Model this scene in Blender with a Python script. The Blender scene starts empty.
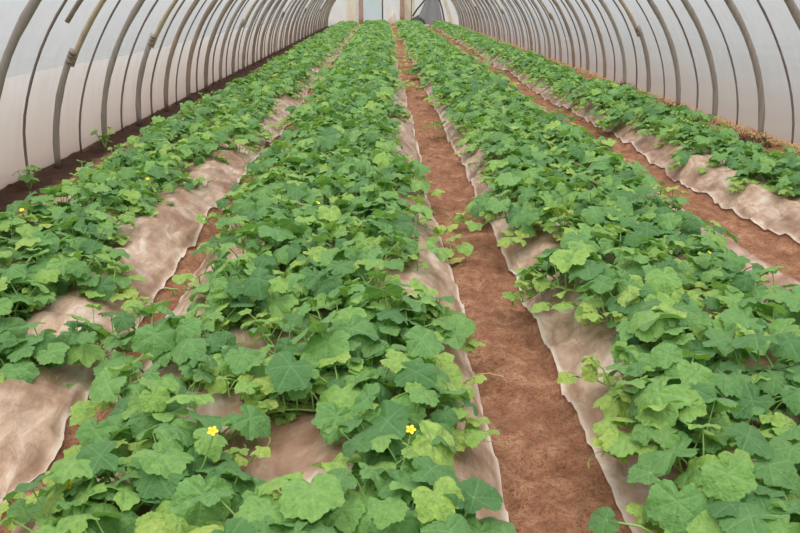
import bpy, math, random
import numpy as np
from mathutils import Matrix, Vector

PI = math.pi
C = bpy.context.scene.collection
scene = bpy.context.scene

# ------------------------------------------------------------------ noise
def _hash(ix, iy, seed):
    n = (ix.astype(np.int64) * 374761393 + iy.astype(np.int64) * 668265263 + seed * 974634777) & 0xFFFFFFFF
    n = ((n ^ (n >> 13)) * 1274126177) & 0xFFFFFFFF
    n = n ^ (n >> 16)
    return (n & 0xFFFF) / 65535.0 * 2 - 1

def vnoise(x, y, seed=0):
    x = np.asarray(x, float); y = np.asarray(y, float)
    x, y = np.broadcast_arrays(x, y)
    ix = np.floor(x); iy = np.floor(y)
    fx = x - ix; fy = y - iy
    fx = fx * fx * (3 - 2 * fx); fy = fy * fy * (3 - 2 * fy)
    a = _hash(ix, iy, seed); b = _hash(ix + 1, iy, seed)
    c = _hash(ix, iy + 1, seed); d = _hash(ix + 1, iy + 1, seed)
    return (a * (1 - fx) + b * fx) * (1 - fy) + (c * (1 - fx) + d * fx) * fy

def fbm(x, y, seed=0, octv=3):
    s = 0; amp = 1.0; f = 1.0
    for k in range(octv):
        s = s + amp * vnoise(np.asarray(x) * f + 13.7 * k, np.asarray(y) * f - 7.1 * k, seed + k)
        amp *= 0.5; f *= 2.03
    return s

# ------------------------------------------------------------------ mesh helpers
def make_mesh(name, verts, faces, mat, smooth=True):
    me = bpy.data.meshes.new(name)
    me.from_pydata([tuple(v) for v in verts], [], [tuple(f) for f in faces])
    if mat is not None:
        me.materials.append(mat)
    if smooth:
        me.polygons.foreach_set('use_smooth', [True] * len(me.polygons))
    me.update()
    return me

def grid_mesh(name, X, Y, Z, mat):
    ny, nx = X.shape
    v = np.stack([X, Y, Z], -1).reshape(-1, 3)
    i = np.arange(ny * nx).reshape(ny, nx)
    f = np.stack([i[:-1, :-1], i[:-1, 1:], i[1:, 1:], i[1:, :-1]], -1).reshape(-1, 4)
    me = bpy.data.meshes.new(name)
    me.vertices.add(len(v)); me.vertices.foreach_set('co', v.ravel())
    me.loops.add(f.size); me.loops.foreach_set('vertex_index', f.ravel())
    me.polygons.add(len(f))
    me.polygons.foreach_set('loop_start', np.arange(len(f)) * 4)
    me.polygons.foreach_set('loop_total', np.full(len(f), 4))
    me.update(calc_edges=True)
    me.polygons.foreach_set('use_smooth', [True] * len(f))
    if mat: me.materials.append(mat)
    me.validate()
    return me

def link(name, me, parent=None):
    o = bpy.data.objects.new(name, me); C.objects.link(o)
    if parent is not None: o.parent = parent
    return o

def empty(name, loc=(0, 0, 0)):
    o = bpy.data.objects.new(name, None); C.objects.link(o)
    o.location = loc; o.empty_display_size = 0.1
    return o

def tag(o, label=None, cat=None, group=None, kind=None):
    if label: o['label'] = label
    if cat: o['category'] = cat
    if group: o['group'] = group
    if kind: o['kind'] = kind
    return o

class MB:
    """collects pieces of ONE part"""
    def __init__(self):
        self.v = []; self.f = []
    def add(self, v, f):
        b = len(self.v)
        self.v.extend([tuple(p) for p in v]); self.f.extend([tuple(b + i for i in q) for q in f])
    def tube(self, pts, rad, sides=8, flat=1.0, cap=True):
        pts = [Vector(p) for p in pts]; n = len(pts)
        rad = [rad] * n if isinstance(rad, (int, float)) else rad
        t0 = (pts[1] - pts[0]).normalized()
        up = Vector((0, 0, 1)) if abs(t0.z) < 0.9 else Vector((0, 1, 0))
        a = t0.cross(up).normalized()
        vs = []
        for i in range(n):
            t = (pts[min(i + 1, n - 1)] - pts[max(i - 1, 0)]).normalized()
            a = (a - t * a.dot(t)).normalized()
            b = t.cross(a)
            for k in range(sides):
                an = 2 * PI * k / sides
                vs.append(pts[i] + a * (math.cos(an) * rad[i]) + b * (math.sin(an) * rad[i] * flat))
        fs = []
        for i in range(n - 1):
            for k in range(sides):
                k2 = (k + 1) % sides
                fs.append((i * sides + k, i * sides + k2, (i + 1) * sides + k2, (i + 1) * sides + k))
        if cap:
            fs.append(tuple(range(sides - 1, -1, -1)))
            fs.append(tuple((n - 1) * sides + k for k in range(sides)))
        self.add(vs, fs)
    def box(self, c, s, rot=None):
        v = []
        for x in (-.5, .5):
            for y in (-.5, .5):
                for z in (-.5, .5):
                    p = Vector((x * s[0], y * s[1], z * s[2]))
                    if rot: p = rot @ p
                    v.append(p + Vector(c))
        self.add(v, [(0, 1, 3, 2), (4, 6, 7, 5), (0, 4, 5, 1), (2, 3, 7, 6), (0, 2, 6, 4), (1, 5, 7, 3)])
    def build(self, name, mat, parent=None, smooth=True):
        return link(name, make_mesh(name, self.v, self.f, mat, smooth), parent)

# ------------------------------------------------------------------ node helpers
def new_mat(name):
    m = bpy.data.materials.new(name); m.use_nodes = True
    nt = m.node_tree; nt.nodes.clear()
    out = nt.nodes.new('ShaderNodeOutputMaterial')
    return m, nt, out

def N(nt, typ, **kw):
    n = nt.nodes.new(typ)
    for k, v in kw.items():
        if k.startswith('i_'):
            key = k[2:]
            key = int(key) if key.isdigit() else key.replace('_', ' ')
            n.inputs[key].default_value = v
        else:
            setattr(n, k, v)
    return n

def L(nt, a, b): nt.links.new(a, b)

def math_n(nt, op, a, b=None, c=None):
    n = nt.nodes.new('ShaderNodeMath'); n.operation = op
    for i, x in enumerate((a, b, c)):
        if x is None: continue
        if isinstance(x, (int, float)): n.inputs[i].default_value = x
        else: nt.links.new(x, n.inputs[i])
    return n.outputs[0]

def ramp(nt, fac, stops):
    r = nt.nodes.new('ShaderNodeValToRGB')
    els = r.color_ramp.elements
    while len(els) < len(stops): els.new(0.5)
    for e, (p, c) in zip(els, stops):
        e.position = p
        e.color = (c, c, c, 1) if isinstance(c, (int, float)) else (*c, 1)
    nt.links.new(fac, r.inputs[0])
    return r.outputs[0]

def mix_rgb(nt, fac, a, b, blend='MIX'):
    n = nt.nodes.new('ShaderNodeMix'); n.data_type = 'RGBA'; n.blend_type = blend
    for sock, x in ((n.inputs[0], fac), (n.inputs[6], a), (n.inputs[7], b)):
        if isinstance(x, (int, float)): sock.default_value = x
        elif isinstance(x, tuple): sock.default_value = (*x, 1)
        else: nt.links.new(x, sock)
    return n.outputs[2]

def noise_n(nt, vec, scale, detail=3, rough=0.5, dist=0.0):
    n = nt.nodes.new('ShaderNodeTexNoise')
    n.inputs['Scale'].default_value = scale; n.inputs['Detail'].default_value = detail
    n.inputs['Roughness'].default_value = rough; n.inputs['Distortion'].default_value = dist
    if vec is not None: nt.links.new(vec, n.inputs['Vector'])
    return n.outputs['Fac']

def mapping(nt, vec, scale=(1, 1, 1), loc=(0, 0, 0)):
    n = nt.nodes.new('ShaderNodeMapping')
    n.inputs['Scale'].default_value = scale; n.inputs['Location'].default_value = loc
    nt.links.new(vec, n.inputs['Vector'])
    return n.outputs[0]

def srgb(r, g, b):
    f = lambda c: (c / 255 / 12.92) if c / 255 <= .04045 else ((c / 255 + .055) / 1.055) ** 2.4
    return (f(r), f(g), f(b))

def simple_mat(name, c1, c2, scale=(8, 8, 8), rough=0.7, nscale=1.0, bump=0.0):
    m, nt, out = new_mat(name)
    tc = N(nt, 'ShaderNodeTexCoord')
    f = noise_n(nt, mapping(nt, tc.outputs['Object'], scale), nscale, 4, 0.6)
    col = ramp(nt, f, [(0.3, c1), (0.7, c2)])
    p = N(nt, 'ShaderNodeBsdfPrincipled'); L(nt, col, p.inputs['Base Color'])
    p.inputs['Roughness'].default_value = rough
    if bump:
        b = N(nt, 'ShaderNodeBump'); b.inputs['Strength'].default_value = bump; b.inputs['Distance'].default_value = 0.01
        L(nt, f, b.inputs['Height']); L(nt, b.outputs[0], p.inputs['Normal'])
    L(nt, p.outputs[0], out.inputs[0])
    return m

# ------------------------------------------------------------------ materials
def soil_material():
    m, nt, out = new_mat('red_soil')
    tc = N(nt, 'ShaderNodeTexCoord'); P = tc.outputs['Object']
    big = noise_n(nt, P, 3.4, 4, 0.6)
    mid = noise_n(nt, P, 11, 6, 0.72)
    fine = noise_n(nt, P, 90, 4, 0.7)
    c = ramp(nt, mid, [(0.30, srgb(128, 84, 60)), (0.48, srgb(168, 118, 88)), (0.70, srgb(208, 160, 126))])
    c = mix_rgb(nt, ramp(nt, big, [(0.42, 0.0), (0.62, 0.55)]), c, srgb(140, 92, 66))
    c = mix_rgb(nt, ramp(nt, fine, [(0.34, 0.75), (0.5, 0.0)]), c, srgb(92, 64, 50))
    c = mix_rgb(nt, ramp(nt, fine, [(0.60, 0.0), (0.75, 0.35)]), c, srgb(205, 165, 130))
    # soil colour turns darker towards the trench along the left wall
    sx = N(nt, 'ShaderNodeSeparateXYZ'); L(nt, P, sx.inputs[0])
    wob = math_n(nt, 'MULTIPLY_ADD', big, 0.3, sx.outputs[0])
    trench_dark = ramp(nt, math_n(nt, 'MULTIPLY_ADD', wob, -1.0, -1.9), [(0.62, 0.0), (0.78, 0.9)])
    c = mix_rgb(nt, trench_dark, c, srgb(54, 37, 28))
    p = N(nt, 'ShaderNodeBsdfPrincipled'); L(nt, c, p.inputs['Base Color']); p.inputs['Roughness'].default_value = 0.92
    p.inputs['Specular IOR Level'].default_value = 0.25
    h = math_n(nt, 'MULTIPLY_ADD', fine, 0.4, mid)
    b = N(nt, 'ShaderNodeBump'); b.inputs['Strength'].default_value = 1.0; b.inputs['Distance'].default_value = 0.035
    L(nt, h, b.inputs['Height']); L(nt, b.outputs[0], p.inputs['Normal'])
    L(nt, p.outputs[0], out.inputs[0])
    return m

def mulch_material():
    m, nt, out = new_mat('dusty_clear_plastic')
    tc = N(nt, 'ShaderNodeTexCoord'); P = tc.outputs['Object']
    oi = N(nt, 'ShaderNodeObjectInfo')
    a = noise_n(nt, P, 3.2, 5, 0.6, 0.6)
    st = noise_n(nt, mapping(nt, P, (16, 5, 8)), 1.0, 5, 0.65, 0.8)
    fine = noise_n(nt, P, 55, 4, 0.7)
    c = ramp(nt, st, [(0.30, srgb(172, 138, 114)), (0.52, srgb(206, 176, 152)), (0.74, srgb(232, 218, 204))])
    c = mix_rgb(nt, ramp(nt, a, [(0.44, 0.0), (0.64, 0.7)]), c, srgb(156, 114, 88))
    c = mix_rgb(nt, ramp(nt, fine, [(0.58, 0.0), (0.72, 0.5)]), c, srgb(140, 98, 72))
    hem = N(nt, 'ShaderNodeAttribute'); hem.attribute_name = 'hem'      # the doubled, whiter hem of the sheet
    c = mix_rgb(nt, math_n(nt, 'MULTIPLY', hem.outputs['Fac'], 0.75), c, srgb(236, 222, 206))
    p = N(nt, 'ShaderNodeBsdfPrincipled'); L(nt, c, p.inputs['Base Color'])
    L(nt, ramp(nt, fine, [(0.3, 0.28), (0.7, 0.55)]), p.inputs['Roughness'])
    p.inputs['Specular IOR Level'].default_value = 0.5
    L(nt, ramp(nt, a, [(0.35, 0.90), (0.70, 0.58)]), p.inputs['Alpha'])
    b = N(nt, 'ShaderNodeBump'); b.inputs['Strength'].default_value = 0.55; b.inputs['Distance'].default_value = 0.02
    L(nt, math_n(nt, 'MULTIPLY_ADD', fine, 0.2, st), b.inputs['Height']); L(nt, b.outputs[0], p.inputs['Normal'])
    L(nt, p.outputs[0], out.inputs[0])
    return m

def film_material(name, tint, clear, streak, dirty, low=None):
    """tunnel film: partly clear, partly milky"""
    m, nt, out = new_mat(name)
    tc = N(nt, 'ShaderNodeTexCoord'); P = tc.outputs['Object']
    f1 = noise_n(nt, mapping(nt, P, (1.2, 1.2, 0.35)), 1.5, 4, 0.6)
    f2 = noise_n(nt, mapping(nt, P, (9, 9, 1.1)), 1.0, 4, 0.6)
    c = mix_rgb(nt, ramp(nt, f2, [(0.42, 0.0), (0.72, streak)]), tint, dirty)
    c = mix_rgb(nt, ramp(nt, f1, [(0.48, 0.0), (0.68, streak * 0.6)]), c, dirty)
    if low:
        sx = N(nt, 'ShaderNodeSeparateXYZ'); L(nt, P, sx.inputs[0])
        hz = math_n(nt, 'MULTIPLY_ADD', f2, -0.22, sx.outputs[2])
        c = mix_rgb(nt, ramp(nt, hz, [(0.0, 0.75), (0.75, 0.0)]), c, low)
    tr = N(nt, 'ShaderNodeBsdfTranslucent'); L(nt, c, tr.inputs[0])
    df = N(nt, 'ShaderNodeBsdfDiffuse'); L(nt, c, df.inputs[0])
    mx = N(nt, 'ShaderNodeMixShader'); mx.inputs[0].default_value = 0.22
    L(nt, tr.outputs[0], mx.inputs[1]); L(nt, df.outputs[0], mx.inputs[2])
    gl = N(nt, 'ShaderNodeBsdfGlossy'); gl.inputs['Roughness'].default_value = 0.35
    mg = N(nt, 'ShaderNodeMixShader'); mg.inputs[0].default_value = 0.05
    L(nt, mx.outputs[0], mg.inputs[1]); L(nt, gl.outputs[0], mg.inputs[2])
    tp = N(nt, 'ShaderNodeBsdfTransparent'); tp.inputs[0].default_value = (0.95, 0.96, 0.97, 1)
    m2 = N(nt, 'ShaderNodeMixShader'); m2.inputs[0].default_value = 1 - clear
    L(nt, tp.outputs[0], m2.inputs[1]); L(nt, mg.outputs[0], m2.inputs[2])
    L(nt, m2.outputs[0], out.inputs[0])
    return m

def leaf_material():
    m, nt, out = new_mat('cucumber_leaf')
    at = N(nt, 'ShaderNodeAttribute'); at.attribute_name = 'tone'
    uv = N(nt, 'ShaderNodeUVMap'); uv.uv_map = 'leaf'
    oi = N(nt, 'ShaderNodeObjectInfo')
    tone = math_n(nt, 'MULTIPLY_ADD', oi.outputs['Random'], 0.16, math_n(nt, 'ADD', at.outputs['Fac'], -0.08))
    c = ramp(nt, tone, [(0.0, srgb(84, 134, 72)), (0.30, srgb(130, 180, 96)), (0.6, srgb(166, 206, 96)), (1.0, srgb(206, 226, 108))])
    sx = N(nt, 'ShaderNodeSeparateXYZ'); L(nt, uv.outputs[0], sx.inputs[0])
    x = math_n(nt, 'ABSOLUTE', math_n(nt, 'MULTIPLY_ADD', sx.outputs[0], 2.0, -1.0))
    y = math_n(nt, 'MULTIPLY_ADD', sx.outputs[1], 2.0, -1.0)
    dist = None
    for deg in (0, 60, 122):
        a = math.radians(deg); dx, dy = math.sin(a), math.cos(a)
        along = math_n(nt, 'ADD', math_n(nt, 'MULTIPLY', x, dx), math_n(nt, 'MULTIPLY', y, dy))
        across = math_n(nt, 'ABSOLUTE', math_n(nt, 'SUBTRACT', math_n(nt, 'MULTIPLY', x, dy), math_n(nt, 'MULTIPLY', y, dx)))
        d = math_n(nt, 'ADD', across, math_n(nt, 'MULTIPLY', math_n(nt, 'LESS_THAN', along, 0.0), 5.0))
        dist = d if dist is None else math_n(nt, 'MINIMUM', dist, d)
    vein = ramp(nt, dist, [(0.0, 0.26), (0.014, 0.16), (0.04, 0.0)])
    nz = noise_n(nt, mapping(nt, uv.outputs[0], (1, 1, 1)), 8, 4, 0.65)
    c = mix_rgb(nt, ramp(nt, nz, [(0.35, 0.45), (0.65, 0.0)]), c, srgb(76, 124, 60))
    c = mix_rgb(nt, vein, c, srgb(176, 208, 150))
    p = N(nt, 'ShaderNodeBsdfPrincipled'); L(nt, c, p.inputs['Base Color'])
    p.inputs['Roughness'].default_value = 0.42; p.inputs['Specular IOR Level'].default_value = 0.5
    p.inputs['Sheen Weight'].default_value = 0.12; p.inputs['Sheen Roughness'].default_value = 0.5
    b = N(nt, 'ShaderNodeBump'); b.inputs['Strength'].default_value = 0.8; b.inputs['Distance'].default_value = 0.016
    L(nt, math_n(nt, 'MULTIPLY_ADD', ramp(nt, dist, [(0.0, 0.0), (0.12, 1.0)]), 0.15, nz), b.inputs['Height'])
    L(nt, b.outputs[0], p.inputs['Normal'])
    t = N(nt, 'ShaderNodeBsdfTranslucent')
    L(nt, mix_rgb(nt, 0.5, c, srgb(150, 200, 60)), t.inputs[0])
    mx = N(nt, 'ShaderNodeMixShader'); mx.inputs[0].default_value = 0.34
    L(nt, p.outputs[0], mx.inputs[1]); L(nt, t.outputs[0], mx.inputs[2])
    L(nt, mx.outputs[0], out.inputs[0])
    return m

def bamboo_material(name, c1, c2, c3, rough=0.75):
    m, nt, out = new_mat(name)
    tc = N(nt, 'ShaderNodeTexCoord'); P = tc.outputs['Object']
    oi = N(nt, 'ShaderNodeObjectInfo')
    n1 = noise_n(nt, mapping(nt, P, (30, 30, 4)), 1.0, 4, 0.6)
    n2 = noise_n(nt, P, 2.0, 3, 0.5)
    c = ramp(nt, n1, [(0.3, c1), (0.7, c2)])
    c = mix_rgb(nt, ramp(nt, n2, [(0.4, 0.0), (0.65, 0.7)]), c, c3)
    c = mix_rgb(nt, math_n(nt, 'MULTIPLY', oi.outputs['Random'], 0.5), c, c1)
    p = N(nt, 'ShaderNodeBsdfPrincipled'); L(nt, c, p.inputs['Base Color']); p.inputs['Roughness'].default_value = rough
    b = N(nt, 'ShaderNodeBump'); b.inputs['Strength'].default_value = 0.4; b.inputs['Distance'].default_value = 0.004
    L(nt, n1, b.inputs['Height']); L(nt, b.outputs[0], p.inputs['Normal'])
    L(nt, p.outputs[0], out.inputs[0])
    return m

M = {}
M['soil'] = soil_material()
M['mulch'] = mulch_material()
M['roof_film'] = film_material('tunnel_roof_film', srgb(164, 169, 177), 0.34, 0.35, srgb(144, 146, 152), srgb(176, 158, 152))
M['skirt_film'] = film_material('skirt_film', srgb(240, 232, 226), 0.22, 0.4, srgb(224, 210, 198), srgb(232, 216, 202))
M['end_film'] = film_material('end_film', srgb(250, 252, 255), 0.25, 0.2, srgb(236, 240, 244))
M['blue_film'] = film_material('blue_film', srgb(218, 244, 255), 0.3, 0.2, srgb(208, 234, 244))
M['leaf'] = leaf_material()
M['vine'] = simple_mat('green_vine', srgb(112, 156, 74), srgb(158, 190, 104), (20, 20, 20), 0.6)
M['petal'] = simple_mat('yellow_petal', srgb(246, 206, 30), srgb(252, 226, 60), (30, 30, 30), 0.55)
M['calyx'] = simple_mat('flower_calyx', srgb(150, 186, 80), srgb(176, 200, 96), (30, 30, 30), 0.6)
M['grey_bamboo'] = bamboo_material('weathered_grey_bamboo', srgb(134, 126, 118), srgb(166, 156, 146), srgb(148, 136, 124))
M['tan_bamboo'] = bamboo_material('tan_bamboo', srgb(160, 142, 118), srgb(196, 180, 154), srgb(172, 154, 128))
M['brown_bamboo'] = bamboo_material('brown_bamboo', srgb(136, 120, 106), srgb(164, 148, 132), srgb(126, 110, 98))
M['dark_rod'] = bamboo_material('dark_thin_rod', srgb(104, 94, 88), srgb(134, 122, 114), srgb(118, 104, 94))
M['tie'] = simple_mat('brown_tie', srgb(112, 96, 84), srgb(134, 114, 100), (40, 40, 40), 0.9)
M['red_wood'] = simple_mat('red_brown_wood', srgb(164, 134, 118), srgb(196, 166, 146), (30, 30, 3), 0.8)
M['cream_board'] = simple_mat('cream_board', srgb(226, 218, 196), srgb(240, 234, 216), (20, 20, 4), 0.8)
M['dark_metal'] = simple_mat('dark_metal', srgb(58, 58, 58), srgb(82, 80, 76), (20, 20, 20), 0.6)
M['net'] = simple_mat('grey_shade_net', srgb(140, 140, 144), srgb(168, 168, 170), (50, 50, 50), 0.9)
M['black_sheet'] = simple_mat('black_sheeting', srgb(42, 46, 44), srgb(66, 68, 64), (12, 12, 12), 0.5)
M['straw'] = simple_mat('dry_straw', srgb(186, 156, 104), srgb(222, 196, 146), (30, 30, 30), 0.8)
M['dead_weed'] = simple_mat('dead_weed', srgb(82, 60, 42), srgb(120, 90, 60), (30, 30, 30), 0.9)
M['sack'] = simple_mat('cream_sack', srgb(206, 192, 170), srgb(224, 212, 192), (12, 12, 12), 0.9)
M['stone'] = simple_mat('pale_stone', srgb(206, 200, 190), srgb(232, 228, 220), (12, 12, 12), 0.8)
M['wilted'] = simple_mat('wilted_leaf', srgb(176, 178, 88), srgb(206, 200, 118), (30, 30, 30), 0.7)
M['field'] = simple_mat('outdoor_earth', srgb(92, 86, 80), srgb(110, 106, 92), (0.3, 0.3, 0.3), 0.95)

# ------------------------------------------------------------------ place dimensions
XL, XR = -3.12, 4.27
XC, A, H = (XL + XR) / 2, (XR - XL) / 2, 2.80
YF, YE = -3.0, 46.0
BEDS = [(-2.52, -1.23), (-1.05, 0.34), (0.725, 2.16), (2.58, 3.62)]
BED_NAMES = ['left side', 'centre-left', 'centre-right', 'right side']
TOPZ = [0.13, 0.15, 0.15, 0.14]

def sstep(t):
    t = np.clip(t, 0, 1); return t * t * (3 - 2 * t)

def edge(b, s, Y):
    """wavering edge of bed b; s = 0 the -x side, 1 the +x side"""
    k = b * 2 + s
    x0 = BEDS[b][s]
    amp = 0.5 if (b, s) == (2, 0) else 1.0 if (b, s) not in ((0, 1), (1, 0)) else 1.5
    if (b, s) == (0, 1): x0 = x0 + 0.05 * (1 - sstep((np.asarray(Y, float) - 2.2) / 1.8))
    return x0 + amp * (0.035 * vnoise(Y * 0.45, k * 7.3, 3) + 0.02 * vnoise(Y * 1.6, k * 3.1, 5) + 0.008 * vnoise(Y * 6, k * 3.1, 6))


def ground_z(X, Y):
    X = np.asarray(X, float); Y = np.asarray(Y, float)
    z = 0.012 * fbm(X * 3, Y * 3, 11, 2) + 0.028 * fbm(X * 8, Y * 8, 17, 3)
    # a shallow foot-trodden dip along each furrow's middle is left by the rough noise
    for b in range(4):
        e0 = edge(b, 0, Y); e1 = edge(b, 1, Y)
        u = np.minimum(X - e0, e1 - X)
        ww = 0.26
        h = TOPZ[b] * sstep((u + 0.03) / ww) + 0.03 * sstep((u + 0.03) / 0.06)
        h = h + 0.022 * fbm(X * 1.7, Y * 1.2, 23 + b, 2) * sstep(u / 0.2)
        z = z * (1 - 0.8 * sstep(u / 0.06)) + h
    z = z + 0.009 * vnoise(X * 30, Y * 30, 19) + 0.02 * np.exp(-((X - (XR - 0.06)) / 0.14) ** 2)
    z = z - 0.05 * np.exp(-((X - (XL + 0.10)) / 0.10) ** 2)
    return z

def rows(y0, y1, d0, k):
    ys = [y0]
    while ys[-1] < y1:
        d = d0 + k * max(ys[-1] - 1.0, 0)
        ys.append(ys[-1] + d)
    ys[-1] = y1
    return np.array(ys)

# ------------------------------------------------------------------ the setting
xs = np.concatenate([np.arange(XL - 0.25, -1.45, 0.026), np.arange(-1.45, -0.85, 0.013), np.arange(-0.85, 0.2, 0.026), np.arange(0.2, 0.86, 0.011), np.arange(0.86, XR + 0.25, 0.026)])
ys = np.concatenate([np.linspace(YF, 1.0, 30)[:-1], rows(1.0, YE + 0.4, 0.014, 0.0085)])
GX, GY = np.meshgrid(xs, ys)
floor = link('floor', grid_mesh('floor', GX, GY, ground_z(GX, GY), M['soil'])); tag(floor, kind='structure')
mb = MB(); mb.add([(-400, -100, -0.12), (400, -100, -0.12), (400, 600, -0.12), (-400, 600, -0.12)], [(0, 1, 2, 3)])
tag(mb.build('ground', M['field']), kind='structure')

PITCH = 1.31
YT0 = 7.42 - 2 * PITCH
def tunnel(t, off):
    """point on the tunnel's arch; t = 0 at the foot of the -x wall, 1 at the foot of the +x wall"""
    an = PI * (1 - t)
    return XC + (A + off) * np.cos(an), (H + off) * np.sin(an)

def film(name, t0, t1, off, mat, nt_=18, sag=0.018, zlow=None, waver=0.0):
    yy = np.arange(YF, YE + 0.001, PITCH / 6)
    tt = np.linspace(t0, t1, nt_)
    T, YY = np.meshgrid(tt, yy)
    if waver:
        T = T0 = t0 + (T - t0) * (1 + waver * vnoise(YY * 0.3, 4.4, 8) * (T - t0) / (t1 - t0))
    ph = ((YY - YT0) / (PITCH / 2)) % 1.0
    o = off - sag * np.sin(PI * ph) * np.sin(np.clip(T, 0.02, 0.98) * PI) ** 0.5 + 0.006 * fbm(YY * 2.2, T * 20, 31, 2)
    X, Z = tunnel(T, o)
    return tag(link(name, grid_mesh(name, X, YY, Z, mat)), kind='structure')

def t_of_z(z): return math.asin(z / H) / PI
tw = t_of_z(1.9)
film('wall_left', 0.0, tw, 0.085, M['roof_film'], 20)
film('wall_right', 1.0, 1 - tw, 0.085, M['roof_film'], 20)
film('ceiling', tw, 1 - tw, 0.085, M['roof_film'], 36)
film('trim_1', 0.0, t_of_z(0.86), 0.058, M['skirt_film'], 12, 0.010, waver=0.05)

# far end: film wall on both sides of a doorway
def end_panel(name, x0, x1, z0, mat, z1=None, y=YE):
    n = 14; m = 10
    X = np.zeros((m, n)); Z = np.zeros((m, n)); Yv = np.zeros((m, n))
    for j in range(n):
        x = x0 + (x1 - x0) * j / (n - 1)
        zt = H * math.sqrt(max(0.0, 1 - ((x - XC) / (A + 0.05)) ** 2)) if z1 is None else z1
        for i in range(m):
            X[i, j] = x; Z[i, j] = z0 + (zt - z0) * i / (m - 1); Yv[i, j] = y + 0.02 * math.sin(x * 9 + i)
    return tag(link(name, grid_mesh(name, X, Yv, Z, mat)), kind='structure')
end_panel('wall_back', XL - 0.02, -1.55, -0.02, M['end_film'])
end_panel('wall_back.001', 1.75, XR + 0.02, -0.02, M['end_film'])
end_panel('wall_back.002', -1.55, 1.75, 1.95, M['end_film'])
end_panel('window_1', -1.40, -0.02, 0.05, M['blue_film'], 1.93)
end_panel('door_1', 0.02, 0.98, 0.06, M['end_film'], 1.93, YE + 0.03)
end_panel('door_2', 1.10, 1.74, 0.06, M['cream_board'], 1.93, YE + 0.03)

def post(name, x, y, r, h, mat, label, cat, flat=1.0, lean=0.0):
    z0 = float(ground_z(x, y)) - 0.03
    m_ = MB(); m_.tube([(x + lean * k / 4, y, z0 + (h - z0) * k / 4) for k in range(5)], [r * (1 + .05 * math.sin(k * 2.1)) for k in range(5)], 10, flat)
    e = m_.build(name, mat); tag(e, label, cat); return e
post('wooden_post', -1.24, YE - 0.25, 0.13, 1.98, M['red_wood'], 'brown wooden post at the far end beside the cream board', 'post')
post('wooden_post', 1.06, YE - 0.25, 0.13, 1.98, M['red_wood'], 'reddish brown wooden post at the far end, between furrow and grey net', 'post')
post('metal_pole', -0.04, YE - 0.45, 0.034, 2.6, M['dark_metal'], 'thin dark upright pole at the far end of the central furrow', 'pole')
post('cable', 1.57, YE - 0.5, 0.02, 2.4, M['dark_metal'], 'thin black upright line against the white panel at the far end', 'pole')
m_ = MB(); m_.box((-1.80, YE - 0.2, 0.85), (0.42, 0.05, 1.95)); tag(m_.build('board', M['cream_board'], smooth=False), 'cream upright board at the far end, beside a brown post', 'board')
m_ = MB(); m_.box((-0.42, YE - 0.12, 1.48), (0.9, 0.04, 0.10), Matrix.Rotation(math.radians(32), 3, 'Y')); m_.build('brace', M['cream_board'], bpy.data.objects['window_1'], smooth=False)
# grey net gathered in a triangle
m_ = MB(); n = 12; vs = []; fs = []
for s_ in (0, 1):
    for i in range(n + 1):
        for j in range(n + 1):
            v = i / n; u = j / n
            xl = 1.65 + 0.95 * v ** 0.8; xr = 3.35 - 0.45 * v ** 0.9
            x = xl + (xr - xl) * u
            vs.append((x, YE - 1.0 + 0.05 * math.sin(u * 17 + v * 3) + 0.02 * s_, 0.12 + 1.95 * v))
base = (n + 1) ** 2
for s_ in (0, 1):
    for i in range(n):
        for j in range(n):
            a = s_ * base + i * (n + 1) + j
            q = (a, a + 1, a + n + 2, a + n + 1); fs.append(q if s_ == 0 else q[::-1])
for i in range(n):
    for j in (0, n):
        a = i * (n + 1) + j; fs.append((a, a + n + 1, base + a + n + 1, base + a))
m_.add(vs, fs)
net = m_.build('shade_net', M['net']); tag(net, 'grey net hung in a triangle at the far end', 'net')
m_ = MB()
m_.tube([(1.62, YE - 1.02, 0.55), (1.85, YE - 1.02, 0.9), (2.2, YE - 1.03, 1.3), (2.45, YE - 1.03, 1.7), (2.62, YE - 1.03, 2.1)], 0.05, 6)
m_.build('edge_rope', M['black_sheet'], net)
m_ = MB()
m_.tube([(3.40, YE - 1.02, 0.2), (3.25, YE - 1.02, 0.9), (3.05, YE - 1.03, 1.5), (2.9, YE - 1.03, 2.1)], 0.04, 6)
m_.build('edge_rope', M['black_sheet'], net)
m_ = MB(); m_.box((3.52, YE - 0.6, 1.05), (0.2, 0.04, 1.9), Matrix.Rotation(math.radians(-19), 3, 'Y'))
tag(m_.build('plank', M['cream_board'], smooth=False), 'white slanting plank between grey net and right wall at the far end', 'plank')

def lump(name, c, s, mat, label, cat, seed, seg=14, rough=0.25, kind=None):
    vs = []; fs = []; rg = 8
    for i in range(rg + 1):
        ph = PI / 2 * i / rg
        for j in range(seg):
            th = 2 * PI * j / seg
            k = 1 + rough * float(fbm(math.cos(th) * 2 + 5, math.sin(th) * 2 + ph * 3, seed, 3))
            vs.append((c[0] + s[0] * k * math.cos(th) * math.cos(ph), c[1] + s[1] * k * math.sin(th) * math.cos(ph), c[2] + s[2] * k * math.sin(ph)))
    for i in range(rg):
        for j in range(seg):
            j2 = (j + 1) % seg
            fs.append((i * seg + j, i * seg + j2, (i + 1) * seg + j2, (i + 1) * seg + j))
    fs.append(tuple(range(seg - 1, -1, -1)))
    m_ = MB(); m_.add(vs, fs); o = m_.build(name, mat); tag(o, label, cat, kind=kind); return o
lump('black_sheeting', (1.85, YE - 1.5, 0.15), (0.42, 0.35, 0.42), M['black_sheet'], 'heap of black sheeting at the foot of the grey net', 'sheeting', 3)
lump('straw_sack', (0.52, YE - 0.45, 0.05), (0.22, 0.2, 0.72), M['sack'], 'cream sack standing against the doorway at the far end', 'sack', 9, rough=0.15)
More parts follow.
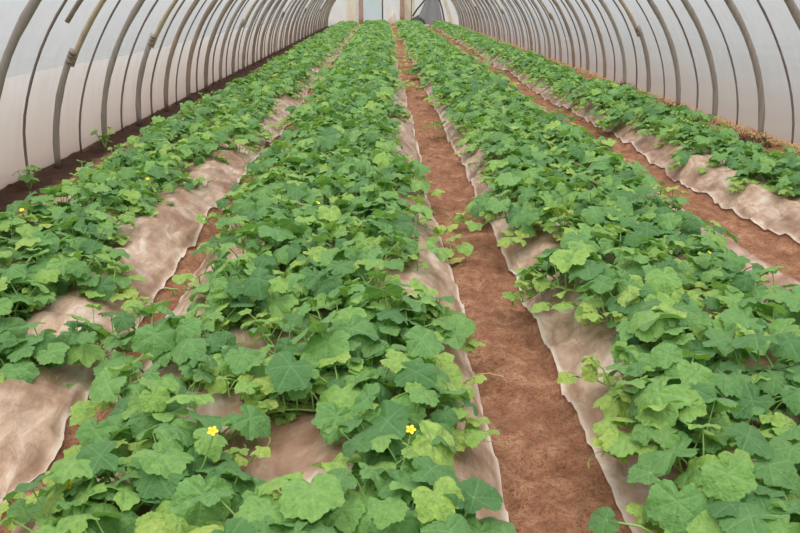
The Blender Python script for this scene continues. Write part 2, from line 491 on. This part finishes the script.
lump('stone', (0.16, YE - 1.6, 0.0), (0.16, 0.14, 0.26), M['stone'], 'pale stone at the far end of the central furrow', 'stone', 5)

# ------------------------------------------------------------------ mulch films on the beds
MUL = ['clear plastic mulch film over the left side bed, its bare edge dusty',
       'dusty clear plastic mulch film under the plants of the centre-left bed',
       'dusty clear plastic mulch film under the plants of the centre-right bed',
       'pale crumpled plastic mulch film over the right side bed']
yfilm = rows(0.9, YE - 0.8, 0.018, 0.0095)
for b in range(4):
    nx = 90
    U = np.linspace(0, 1, nx)
    U = 0.5 - 0.5 * np.cos(PI * U) * (0.55 + 0.45 * np.abs(np.cos(PI * U)))
    UU, YY = np.meshgrid(U, yfilm)
    rag = 1.6 if b in (0, 3) else 1.0
    k0 = vnoise(YY * 1.1, b * 5.0, 41); k1 = vnoise(YY * 1.1, b * 5.0 + 2, 43)
    e0 = edge(b, 0, YY) - 0.012 + (0.45 if b == 2 else rag) * (0.018 * k0 + 0.014 * vnoise(YY * 5.5, b, 44))
    e1 = edge(b, 1, YY) + 0.012 + rag * (0.018 * k1 + 0.014 * vnoise(YY * 5.5, b + .5, 45))
    XX = e0 + (e1 - e0) * UU
    u = np.minimum(XX - e0, e1 - XX)
    fade = np.exp(-np.maximum(YY - 6, 0) / 14)
    wr = np.abs(fbm(XX * 4.5, YY * 2.0, 51 + b, 3)) * 0.022 + np.abs(fbm(XX * 14 + YY * 3, YY * 6, 57 + b, 2)) * 0.008 * fade
    roll = 0.016 * np.exp(-(u / 0.016) ** 2) * (1.0 if b != 1 else 0.6)
    ZZ = ground_z(XX, YY) + 0.006 + wr * sstep(u / 0.05) + roll
    if b == 3:   # loose rumpled edge of the film on the right side bed
        ZZ += 0.05 * np.exp(-((XX - e0 - 0.16) / 0.09) ** 2) * (0.6 + 0.6 * vnoise(YY * 2.4, 0.3, 61)) + 0.03 * np.exp(-((XX - e0 - 0.34) / 0.05) ** 2) * (0.6 + 0.8 * vnoise(YY * 1.7, 3.3, 62))
    o = link('mulch_film', grid_mesh('mulch_film', XX, YY, ZZ, M['mulch']))
    at = o.data.attributes.new('hem', 'FLOAT', 'POINT')
    at.data.foreach_set('value', np.exp(-(u / 0.014) ** 2).ravel().astype(np.float32))
    tag(o, MUL[b], 'plastic film')

# ------------------------------------------------------------------ leaves and plants
def leaf_grid(nseg, fr):
    th = -PI + 2 * PI * (np.arange(nseg) + 0.0) / nseg
    return th, np.array(fr)

def leaf(rng, R, nseg, fr):
    """blade in its own axes: petiole joint at the origin, tip along +y, face up +z"""
    th, fr = leaf_grid(nseg, fr)
    ab = np.abs(th)
    tri = np.abs(((th / math.radians(61) + 0.5) % 1.0) - 0.5) * 2      # 0 on a vein, 1 between veins
    lob = rng.uniform(0.10, 0.24)
    r = (0.86 + 0.10 * np.cos(th)) * (1 + lob * (0.5 - tri))
    r = r * (1 - 0.62 * np.exp(-((PI - ab) / 0.26) ** 2))
    r = r * (1 + (0.032 if nseg > 20 else 0) * np.where(np.arange(nseg) % 2, 1, -1) + (0.028 if nseg > 20 else 0) * np.array([rng.uniform(-1, 1) for _ in range(nseg)]))
    r = r * (1 + 0.05 * np.sin(th * 2 + rng.uniform(0, 6)))
    droop = rng.uniform(0.14, 0.52); fold = rng.uniform(-0.12, 0.30)
    puff = rng.uniform(0.10, 0.24); w1 = rng.uniform(0.03, 0.14); ph = rng.uniform(0, 6); w2 = rng.uniform(0.01, 0.07); ph2 = rng.uniform(0, 6)
    V = [np.zeros((1, 3))]; UV = [np.full((1, 2), 0.5)]
    for f in fr:
        rr = r * f if f > 0.6 else (0.75 * r + 0.25 * r.mean()) * f
        x = rr * np.sin(th); y = rr * np.cos(th)
        z = -droop * rr ** 2 + fold * np.abs(x) * f - 0.0 + puff * f * (1 - f * 0.45) * tri + w1 * f ** 2 * np.sin(3 * th + ph) + w2 * f ** 3 * np.sin(7 * th + ph2)
        z = z - 0.25 * max(fold, 0)*f*0.4
        V.append(np.stack([x, y, z], -1) * R); UV.append(np.stack([x, y], -1) * 0.5 + 0.5)
    V = np.concatenate(V); UV = np.concatenate(UV)
    F = []
    for k in range(nseg):
        F.append((0, 1 + (k + 1) % nseg, 1 + k))
    for i in range(len(fr) - 1):
        a = 1 + i * nseg; b = a + nseg
        for k in range(nseg):
            k2 = (k + 1) % nseg
            F.append((a + k, a + k2, b + k2, b + k))
    return V, UV, F

def rot(az, pitch, roll):
    """tip towards azimuth az, tip tilted down by pitch"""
    return np.array(Matrix.Rotation(az - PI / 2, 3, 'Z') @ Matrix.Rotation(-pitch, 3, 'X') @ Matrix.Rotation(roll, 3, 'Y'))

class Foliage:
    def __init__(self): self.V = []; self.UV = []; self.T = []; self.F = []; self.n = 0
    def add(self, V, UV, F, tone):
        self.V.append(V); self.UV.append(UV); self.T.append(np.full(len(V), tone)); self.F.extend([tuple(i + self.n for i in f) for f in F]); self.n += len(V)
    def mesh(self, name):
        return foliage_mesh(name, np.concatenate(self.V), np.concatenate(self.UV), np.concatenate(self.T), self.F)

def foliage_mesh(name, V, UV, T, F):
    me = bpy.data.meshes.new(name)
    me.from_pydata(V.tolist(), [], F)
    at = me.attributes.new('tone', 'FLOAT', 'POINT'); at.data.foreach_set('value', T.astype(np.float32))
    uvl = me.uv_layers.new(name='leaf')
    idx = np.zeros(len(me.loops), dtype=np.int32); me.loops.foreach_get('vertex_index', idx)
    uvl.data.foreach_set('uv', UV[idx].astype(np.float32).ravel())
    me.polygons.foreach_set('use_smooth', [True] * len(me.polygons))
    me.materials.append(M['leaf']); me.update()
    return me

def tendril(m_, p, az, rng):
    pts = []; p = Vector(p)
    for k in range(7):
        pts.append(p.copy())
        a = az + k * 0.35
        p = p + Vector((math.cos(a) * 0.02, math.sin(a) * 0.02, 0.016 - k * 0.004))
    m_.tube(pts, 0.0013, 3, cap=False)

def plant_data(seed, near=True):
    rng = random.Random(seed)
    fol = Foliage(); st = MB(); flowers = []
    nseg, fr = (48, (0.3, 0.6, 0.82, 1.0)) if near else (12, (0.55, 1.0))
    nv = 4
    for v in range(nv):
        base = (0.0, PI, 0.0, PI)[v] + PI / 2
        az = base + rng.uniform(-1.35, 1.35)
        ln = rng.uniform(0.32, 0.54); nn = rng.randint(11, 15)
        p = Vector((rng.uniform(-.03, .03), rng.uniform(-.03, .03), 0.0)); pts = []
        side = rng.choice((-1, 1)); rise = rng.uniform(0.0, 0.08)
        nodes = []
        for k in range(nn + 1):
            pts.append(p.copy()); nodes.append((p.copy(), az))
            az += rng.uniform(-0.35, 0.35)
            s = ln / nn * rng.uniform(0.6, 1.4)
            p = p + Vector((math.cos(az) * s, math.sin(az) * s, rise / nn * (1.6 * k / nn) + (0.014 if k == 0 else 0)))
        st.tube(pts, [0.0055 - 0.003 * k / nn for k in range(nn + 1)], 5 if near else 3, cap=False)
        for k, (q, a) in enumerate(nodes):
            if k == 0 and v > 1: continue
            f = k / nn
            side = -side
            young = f > 0.68
            pl = rng.uniform(0.07, 0.20) * (1.0 if not young else 0.45)
            el = math.radians(rng.uniform(30, 82))
            pa = a + side * rng.uniform(0.5, 1.5)
            d = Vector((math.cos(pa) * math.cos(el), math.sin(pa) * math.cos(el), math.sin(el)))
            top = q + d * pl
            mid = q + Vector((d.x * pl * .42, d.y * pl * .42, d.z * pl * .6))
            st.tube([q, mid, top], [0.0038, 0.003, 0.0024], 5 if near else 3, cap=False)
            R = (rng.uniform(0.044, 0.082) if rng.random() < 0.72 else rng.uniform(0.08, 0.102)) if not young else rng.uniform(0.03, 0.062)
            tone = min(1, max(0, rng.gauss(0.29, 0.21))) if not young else rng.uniform(0.55, 1.0)
            V, UV, F = leaf(rng, R, nseg, fr)
            B = rot(pa + rng.uniform(-0.6, 0.6), math.radians(rng.uniform(2, 40) if not young else rng.uniform(-35, 25)), math.radians(rng.uniform(-20, 20)))
            fol.add(V @ B.T + np.array(top), UV, F, tone)
            if near and rng.random() < 0.3: tendril(st, q, a, rng)
            if rng.random() < 0.004 and len(flowers) < 2:
                flowers.append((q + Vector((0, 0, rng.uniform(.10, .16))), q.copy()))
    def drop(x): return 0.13 * sstep((np.asarray(x, float) - 0.10) / 0.34)
    for V in fol.V: V[:, 2] -= drop(V[:, 0].mean())
    st.v = [(p[0], p[1], p[2] - float(drop(p[0]))) for p in st.v]
    flowers = [(t - Vector((0, 0, float(drop(t.x)))), q - Vector((0, 0, float(drop(q.x))))) for t, q in flowers]
    return fol, st, flowers

def flower_mesh():
    vs = []; fs = []
    for k in range(5):                               # five petals opening from a short tube
        a = 2 * PI * k / 5; b = len(vs)
        ca, sa = math.cos(a), math.sin(a)
        prof = [(0.002, 0.0, 0.003), (0.008, 0.008, 0.007), (0.016, 0.013, 0.0095), (0.023, 0.013, 0.007), (0.027, 0.011, 0.001)]
        for r, z, w in prof:
            for s in (-1, 0, 1):
                x, y = r, s * w
                vs.append((x * ca - y * sa, x * sa + y * ca, z - (0.002 if s == 0 else 0)))
        for i in range(len(prof) - 1):
            for s in range(2):
                fs.append((b + i * 3 + s, b + i * 3 + s + 1, b + i * 3 + 4 + s, b + i * 3 + 3 + s))
    return make_mesh('flower', vs, fs, M['petal'])
FLOWER = flower_mesh()
m_ = MB(); m_.tube([(0, 0, -0.016), (0, 0, -0.006), (0, 0, 0.004)], [0.003, 0.006, 0.004], 8)
CALYX = make_mesh('calyx', m_.v, m_.f, M['calyx'])

NVAR = 44
variants = []
for s in range(NVAR):
    fol, st, fl = plant_data(1000 + s, True)
    for top, q in fl: st.tube([q, (q + top) / 2 + Vector((.004, .003, 0)), top + Vector((0, 0, -0.014))], [0.0026, 0.0022, 0.002], 5, cap=False)
    variants.append((fol.mesh('foliage'), make_mesh('vine', st.v, st.f, M['vine']), fl))

ORD_ = ('first second third fourth fifth sixth seventh eighth ninth tenth eleventh twelfth thirteenth fourteenth fifteenth sixteenth seventeenth eighteenth nineteenth twentieth').split()
TENS = {2: 'twenty', 3: 'thirty', 4: 'forty', 5: 'fifty'}
def ordinal(n):
    if n <= 20: return ORD_[n - 1]
    t, u = divmod(n, 10)
    return {3: 'thirtieth', 4: 'fortieth', 5: 'fiftieth'}[t] if u == 0 else TENS[t] + '-' + ORD_[u - 1]

ROWX = [(-2.10, -1.68), (-0.68, -0.06), (0.98, 1.62), (2.90, 3.16)]
rng = random.Random(77)
spots = []
for b in range(4):
    for r in range(2):
        x0 = ROWX[b][r]
        reach = abs(x0) - 0.35
        depth = reach * 778 / (384 if x0 < 0 else 416)
        y = max(1.22, (depth - 0.35) / 0.945) + rng.uniform(0, 0.2)
        k = 0
        outer = (r == 0) if b < 2 else (r == 1)
        while y < YE - 2.5:
            k += 1
            spots.append(dict(b=b, outer=outer, k=k, x=x0 + rng.uniform(-0.07, 0.07) + (0.12 if (b, r) == (0, 1) and y > 7.5 else -0.09 if (b, r) == (3, 0) and y > 9 else 0), y=y, a=(PI if r == 0 else 0.0) + rng.uniform(-0.45, 0.45), s=rng.uniform(0.88, 1.12) * (0.86, 1.0, 0.97, 0.86)[b], d=math.hypot(x0, y)))
            y += rng.uniform(0.40, 0.54)
for b, r, x, y in ((0, 1, -1.31, 2.85), (0, 1, -1.58, 3.05), (0, 1, -1.56, 3.55), (0, 1, -1.60, 4.1), (1, 0, -0.80, 1.55), (2, 0, 0.90, 2.2), (2, 0, 0.93, 1.35), (1, 1, 0.04, 1.62), (1, 1, 0.03, 2.25), (1, 1, 0.0, 2.95), (2, 1, 1.45, 2.0)):
    spots.append(dict(b=b, outer=(r == 0) if b < 2 else (r == 1), k=0, x=x, y=y, a=(PI if r == 0 else 0.0) + rng.uniform(-0.4, 0.4), s=rng.uniform(0.85, 0.98), d=math.hypot(x, y)))
for b, xm, y0, st_ in ((1, -0.37, 2.6, 0.62), (2, 1.29, 2.3, 0.64)):   # stragglers between the two rows
    y = y0
    while y < YE - 2.6:
        r = rng.choice((0, 1))
        spots.append(dict(b=b, outer=(r == 0) if b < 2 else (r == 1), k=0, x=xm + rng.uniform(-0.08, 0.08), y=y, a=rng.choice((0, PI)) + rng.uniform(-0.9, 0.9), s=rng.uniform(0.78, 0.95), d=math.hypot(xm, y)))
        y += st_ * rng.uniform(0.85, 1.15)
for b in range(4):                       # count each row from the front
    for ou in (True, False):
        for k, sp in enumerate(sorted((q for q in spots if q['b'] == b and q['outer'] == ou), key=lambda q: q['y'])): sp['k'] = k + 1
order = sorted(range(len(spots)), key=lambda i: spots[i]['d'])
single = set(order[:300])
WANT = [(0.065, 1.80, 0.42), (-0.46, 1.82, 0.41)]           # the two open blossoms near the front
for n_, i in enumerate(order[:300]):
    sp = spots[i]
    fm, vm, fl = variants[(n_ * 7) % NVAR if n_ >= NVAR else n_]
    z = float(ground_z(sp['x'], sp['y'])) + 0.012
    root = empty('cucumber_plant', (sp['x'], sp['y'], z))
    root.rotation_euler = (0, 0, sp['a']); root.scale = (sp['s'],) * 3
    row = ('outer' if sp['outer'] else 'inner') + ' row of the ' + BED_NAMES[sp['b']] + ' bed'
    own = [w_ for w_ in WANT if min(order[:300], key=lambda j: math.hypot(spots[j]['x'] - w_[0], spots[j]['y'] - w_[1])) == i]
    look = 'flowering' if fl or own else 'leafy'
    tag(root, f"{look} cucumber plant, {ordinal(sp['k'])} from the front, {row}", 'plant', 'cucumber plants in the ' + row)
    link('foliage', fm, root); link('vine', vm, root)
    for top, q in fl:
        f_ = link('flower', FLOWER, root); f_.location = top; f_['label'] = 'small yellow flower'
        f_.scale = (0.6,) * 3; f_.rotation_euler = (0.5, 0.2, top.x * 50)
        link('calyx', CALYX, f_)
    for wx, wy, wz in own:
        q = Vector((wx - sp['x'], wy - sp['y'], 0)); q.rotate(Matrix.Rotation(-sp['a'], 3, 'Z'))
        q = Vector((q.x, q.y, wz - z)) / sp['s']
        f_ = link('flower', FLOWER, root); f_.location = q; f_['label'] = 'small yellow flower'; f_.scale = (0.62,) * 3; f_.rotation_euler = (0.5, 0.1, -sp['a'])
        link('calyx', CALYX, f_)
        k_ = MB(); k_.tube([(q.x * .6, q.y * .6, 0.03), (q.x * .85, q.y * .85, q.z * .55), (q.x, q.y, q.z - 0.012)], [0.003, 0.0026, 0.002], 5, cap=False)
        k_.build('flower_stalk', M['vine'], root)

far_var = []
for s in range(24):
    fol, st, fl = plant_data(1000 + s, False)
    far_var.append((np.concatenate(fol.V), np.concatenate(fol.UV), np.concatenate(fol.T), fol.F))
BV, BU, BT, BF = [], [], [], []; nb = 0
for i, sp in enumerate(spots):
    if i in single: continue
    V, UV, T, F = far_var[i % 24]
    ca, sa = math.cos(sp['a']), math.sin(sp['a'])
    W = V * sp['s']
    z = float(ground_z(sp['x'], sp['y'])) + 0.012
    BV.append(np.stack([W[:, 0] * ca - W[:, 1] * sa + sp['x'], W[:, 0] * sa + W[:, 1] * ca + sp['y'], W[:, 2] + z], -1))
    BU.append(UV); BT.append(np.clip(T + rng.uniform(-.06, .06), 0, 1))
    BF.extend([tuple(j + nb for j in f) for f in F]); nb += len(V)
far = link('cucumber_foliage', foliage_mesh('cucumber_foliage', np.concatenate(BV), np.concatenate(BU), np.concatenate(BT), BF))
tag(far, 'dense green cucumber plants filling the far half of all four beds', 'plants', kind='stuff')

# ------------------------------------------------------------------ ribs of the tunnel
def rib_path(side, y, z_from, z_to, off=0.0, n=22, jit=0.0, seed=0):
    t0 = math.asin(max(-0.03, z_from) / H) / PI if z_from < H else 0.5
    t1 = 0.5 - 0.008 if z_to >= H else math.asin(z_to / H) / PI
    pts = []
    for k in range(n + 1):
        t = t0 + (t1 - t0) * k / n
        w = jit * float(vnoise(t * 9, seed, 71)); w2 = jit * float(vnoise(t * 7, seed, 73))
        tt = t if side < 0 else 1 - t
        X, Z = tunnel(tt, off - abs(w) * 0.4)
        pts.append((float(X), y + w2, float(Z)))
    return pts

def node_radii(n, r, rr):
    return [r * (1.10 if k % 4 == 2 else 1.0) * (1 + 0.05 * rr.uniform(-1, 1)) for k in range(n + 1)]

def rib(side, y, thick, k, idx):
    rr = random.Random(idx * 31 + (5 if side < 0 else 9) + (100 if thick else 0))
    wall = 'left' if side < 0 else 'right'
    X0, _ = tunnel(0.0 if side < 0 else 1.0, 0)
    if thick:
        root = empty('bamboo_rib', (float(X0), y, 0))
        spliced = idx in ((2, 4, 9, 14, 19, 25) if side < 0 else (6, 11, 17, 23))
        r = rr.uniform(0.030, 0.037)
        if spliced:
            zs = rr.uniform(0.93, 1.06)
            m_ = MB(); m_.tube(rib_path(side, y, -0.06, zs + 0.12, 0, 10, 0.02, idx), node_radii(10, r * 0.95, rr), 10, 0.8)
            a_ = m_.build('lower_pole', M['grey_bamboo'])
            m_ = MB(); m_.tube(rib_path(side, y + 0.012, zs - 0.02, 9, -0.030, 22, 0.02, idx), node_radii(22, r * 0.98, rr), 10, 0.8)
            b_ = m_.build('upper_pole', M['tan_bamboo'])
            m_ = MB()
            for zz in (zs + 0.01, zs + 0.06, zs + 0.09):
                m_.tube(rib_path(side, y + 0.005, zz - 0.008, zz + 0.008, -0.02, 1), r * 1.18, 10)
            c_ = m_.build('lashing', M['tie'])
            parts = [a_, b_, c_]
            lab = f"thick spliced bamboo rib, tan above grey, {ordinal(k)} thick one along the {wall} wall"
        else:
            mat = M['grey_bamboo'] if (rr.random() < 0.72 or idx < 5) else M['brown_bamboo']
            m_ = MB(); m_.tube(rib_path(side, y, -0.06, 9, 0, 30, 0.025, idx), node_radii(30, r, rr), 10, 0.8)
            a_ = m_.build('pole', mat)
            m_ = MB(); m_.tube(rib_path(side, y, 1.53, 1.56, 0.0, 1), r * 1.35, 10)
            c_ = m_.build('lashing', M['tie'])
            parts = [a_, c_]
            lab = f"thick {'grey' if mat is M['grey_bamboo'] else 'brown'} bamboo rib, {ordinal(k)} thick one from the front along the {wall} wall"
    else:
        root = empty('rod_rib', (float(X0), y, 0))
        r = rr.uniform(0.010, 0.0145)
        m_ = MB(); m_.tube(rib_path(side, y, -0.06, 9, 0.022, 30, 0.05, idx), node_radii(30, r, rr), 7)
        a_ = m_.build('rod', M['dark_rod'])
        m_ = MB(); m_.tube(rib_path(side, y, 1.53, 1.555, 0.01, 1), r * 2.0, 8)
        c_ = m_.build('lashing', M['tie'])
        parts = [a_, c_]
        lab = f"thin dark rod rib, {ordinal(k)} thin one from the front along the {wall} wall"
    for o in parts:
        o.parent = root; o.matrix_parent_inverse = Matrix.Translation((-float(X0), -y, 0))
    tag(root, lab, 'rib', f"{'thick bamboo' if thick else 'thin rod'} ribs along the {wall} wall")

for side in (-1, 1):
    kt = kn = 0
    for i in range(40):
        yt = YT0 + i * PITCH
        if yt > YE - 0.3: break
        if yt > (5.6 if side < 0 else 6.9):
            kt += 1; rib(side, yt, True, kt, i)
        yn = yt + PITCH * 0.5
        if yn > (6.0 if side < 0 else 7.2) and yn < YE - 0.3:
            kn += 1; rib(side, yn, False, kn, i)

# lengthwise poles tied under the ribs
def purlin(side, z, label, mat, r=0.022):
    t = math.asin(z / H) / PI; tt = t if side < 0 else 1 - t
    m_ = MB(); X, Z = tunnel(tt, -0.085)
    yy = np.linspace(3.0, YE - 0.2, 120)
    m_.tube([(float(X) + 0.006 * math.sin(k * 1.3), float(y), float(Z) + 0.012 * math.sin(k * 0.9)) for k, y in enumerate(yy)], [r * (1.15 if k % 3 == 0 else 1) for k in range(120)], 8)
    tag(m_.build('purlin', mat), label, 'pole')
purlin(-1, 1.60, 'lengthwise brown bamboo pole tied under the ribs of the left wall', M['brown_bamboo'])
purlin(1, 1.60, 'lengthwise brown bamboo pole tied under the ribs of the right wall', M['brown_bamboo'])
m_ = MB(); m_.tube([(XC, y, H - 0.03) for y in np.linspace(YF, YE, 60)], 0.03, 8)
tag(m_.build('ridge_pole', M['grey_bamboo']), 'long bamboo ridge pole under the top of the tunnel', 'pole')
# short bamboo stick hanging beside the first thin rod
yb = YT0 + PITCH * 1.5 + 0.10
m_ = MB(); m_.tube(rib_path(-1, yb, 1.33, 1.75, -0.04, 6), 0.028, 9, 0.7)
tag(m_.build('bamboo_stick', M['brown_bamboo']), 'short brown bamboo stick tied beside the first thin rod of the left wall', 'stick')

# ------------------------------------------------------------------ dry growth along the walls, and litter
def tuft(name, c, n, h, spread, mat, label, cat, seed, w=0.004, group=None, kind=None):
    rr = random.Random(seed); m_ = MB()
    for k in range(n):
        a = rr.uniform(0, 2 * PI); d = rr.uniform(0, spread)
        x, y = c[0] + math.cos(a) * d * 0.6, c[1] + math.sin(a) * d
        x = min(max(x, XL + 0.06), XR - 0.06)
        z = float(ground_z(x, y)) - 0.01
        hh = h * rr.uniform(0.4, 1.0); lx, ly = rr.uniform(-.7, .7) * hh, rr.uniform(-.9, .9) * hh
        x1 = min(max(x + lx, XL + 0.08), XR - 0.09)
        m_.tube([(x, y, z), ((x + x1) / 2, y + ly * .4, z + hh * .7), (x1, y + ly, z + hh * rr.uniform(.5, 1))], [w, w * .8, w * .3], 3, cap=False)
    o = m_.build(name, mat); tag(o, label, cat, group, kind); return o
for k, (y, n, h) in enumerate(((8.3, 150, .13), (9.9, 130, .12), (11.0, 130, .14), (13.0, 170, .24))):
    tuft('dead_weed', (XR - 0.33, y, 0), n, h, 0.32, M['dead_weed'], f'clump of dead brown weeds, {ordinal(k + 1)} from the front along the right wall', 'weed', 300 + k, w=0.007, group='dead weeds along the right wall')
rr = random.Random(4); m_ = MB()
for k in range(1500):
    y = 6.5 + 38 * rr.random() ** 1.5; x = XR - 0.05 - rr.random() * 0.11
    z = float(ground_z(x, y)); a = rr.uniform(-0.5, 0.5) + PI / 2; ln = rr.uniform(0.06, 0.2); up = rr.uniform(0, 0.045)
    m_.tube([(x, y, z + .005 + rr.random() * .05), (x + math.cos(a) * ln * .5 * .4, y + math.sin(a) * ln * .5, z + .03 + up), (x + math.cos(a) * ln * .4 - .02, y + math.sin(a) * ln, z + .01 + up * 0.6)], 0.0045, 3, cap=False)
tag(m_.build('dry_grass', M['straw']), 'pale dry straw lying along the foot of the right wall', 'straw', kind='stuff')

def young_weed(c, label, seed):
    rr = random.Random(seed); fol = Foliage(); st = MB()
    for k in range(9):
        a = rr.uniform(0, 2 * PI); l = rr.uniform(0.08, 0.22)
        top = Vector((math.cos(a) * l * .5, math.sin(a) * l * .5, l))
        st.tube([(0, 0, 0), tuple(top * .5 + Vector((0, 0, .02))), tuple(top)], 0.003, 4, cap=False)
        V, UV, F = leaf(rr, rr.uniform(.035, .06), 20, (.5, 1.0))
        fol.add(V @ rot(a, 0.4, 0).T + np.array(top), UV, F, rr.uniform(.4, .8))
    o = empty('weed', c); link('foliage', fol.mesh('foliage'), o); link('stem', make_mesh('stem', st.v, st.f, M['vine']), o)
    tag(o, label, 'weed')
young_weed((XL + 0.10, 6.55, float(ground_z(XL + .1, 6.55))), 'small green weed in the dark trench at the foot of the left wall', 3)
young_weed((XL + 0.14, 8.35, float(ground_z(XL + .14, 8.35))), 'sparse green weed in the trench behind the second thick rib of the left wall', 8)

# wilted leaf lying across the central furrow, and straw bits
fx, fy = 0.43, 4.42
V, UV, F = leaf(random.Random(2), 0.062, 28, (0.5, 1.0))
V[:, 1] *= 1.3; V[:, 0] *= 0.6
V = V @ rot(0.15, 0.05, 0.3).T + np.array((fx, fy, float(ground_z(fx, fy)) + 0.03))
o = link('fallen_leaf', make_mesh('fallen_leaf', V, F, M['wilted'])); tag(o, 'wilted yellow-green leaf lying on the bare soil of the central furrow', 'leaf')
m_ = MB(); m_.tube([(0.36, 2.85, float(ground_z(.36, 2.85)) + .05), (0.42, 2.86, float(ground_z(.42, 2.86)) + .045), (0.48, 2.83, float(ground_z(.48, 2.83)) + .015)], 0.003, 5)
m_.tube([(0.40, 2.86, float(ground_z(.40, 2.86)) + .045), (0.44, 2.92, float(ground_z(.44, 2.92)) + .02)], 0.002, 5)
tag(m_.build('dry_twig', M['straw']), 'pale dry twig at the edge of the central furrow', 'twig')

# ------------------------------------------------------------------ light
w = bpy.data.worlds.new('overcast'); scene.world = w; w.use_nodes = True
nt = w.node_tree; nt.nodes.clear()
out = nt.nodes.new('ShaderNodeOutputWorld'); bg = nt.nodes.new('ShaderNodeBackground')
tc = nt.nodes.new('ShaderNodeTexCoord'); sx = nt.nodes.new('ShaderNodeSeparateXYZ'); nt.links.new(tc.outputs['Generated'], sx.inputs[0])
c = ramp(nt, sx.outputs[2], [(0.0, (0.86, 0.90, 0.94)), (0.5, (0.95, 0.98, 1.0)), (1.0, (1.0, 1.0, 1.0))])
nt.links.new(c, bg.inputs[0]); bg.inputs[1].default_value = 0.55
nt.links.new(bg.outputs[0], out.inputs[0])
sl = bpy.data.lights.new('hazy_sun', 'SUN'); sl.energy = 6.5; sl.angle = math.radians(75); sl.color = (1.0, 0.97, 0.92)
so = bpy.data.objects.new('hazy_sun', sl); C.objects.link(so); so.rotation_euler = (math.radians(12), math.radians(-3), 0)

# ------------------------------------------------------------------ camera
cam = bpy.data.cameras.new('camera'); co = bpy.data.objects.new('camera', cam); C.objects.link(co)
cam.sensor_width = 36; cam.lens = 35.0; cam.clip_start = 0.05; cam.clip_end = 1500
co.location = (0, 0, 1.5); co.rotation_euler = (math.radians(90 - 19.04), 0, math.radians(-1.18))
scene.camera = co

scene.view_settings.view_transform = 'Standard'; scene.view_settings.look = 'None'
scene.view_settings.exposure = 0.42; scene.view_settings.gamma = 1.0; scene.view_settings.use_curve_mapping = False
cy = scene.cycles
cy.use_denoising = True
cy.max_bounces = 10; cy.diffuse_bounces = 5; cy.transmission_bounces = 6; cy.transparent_max_bounces = 24
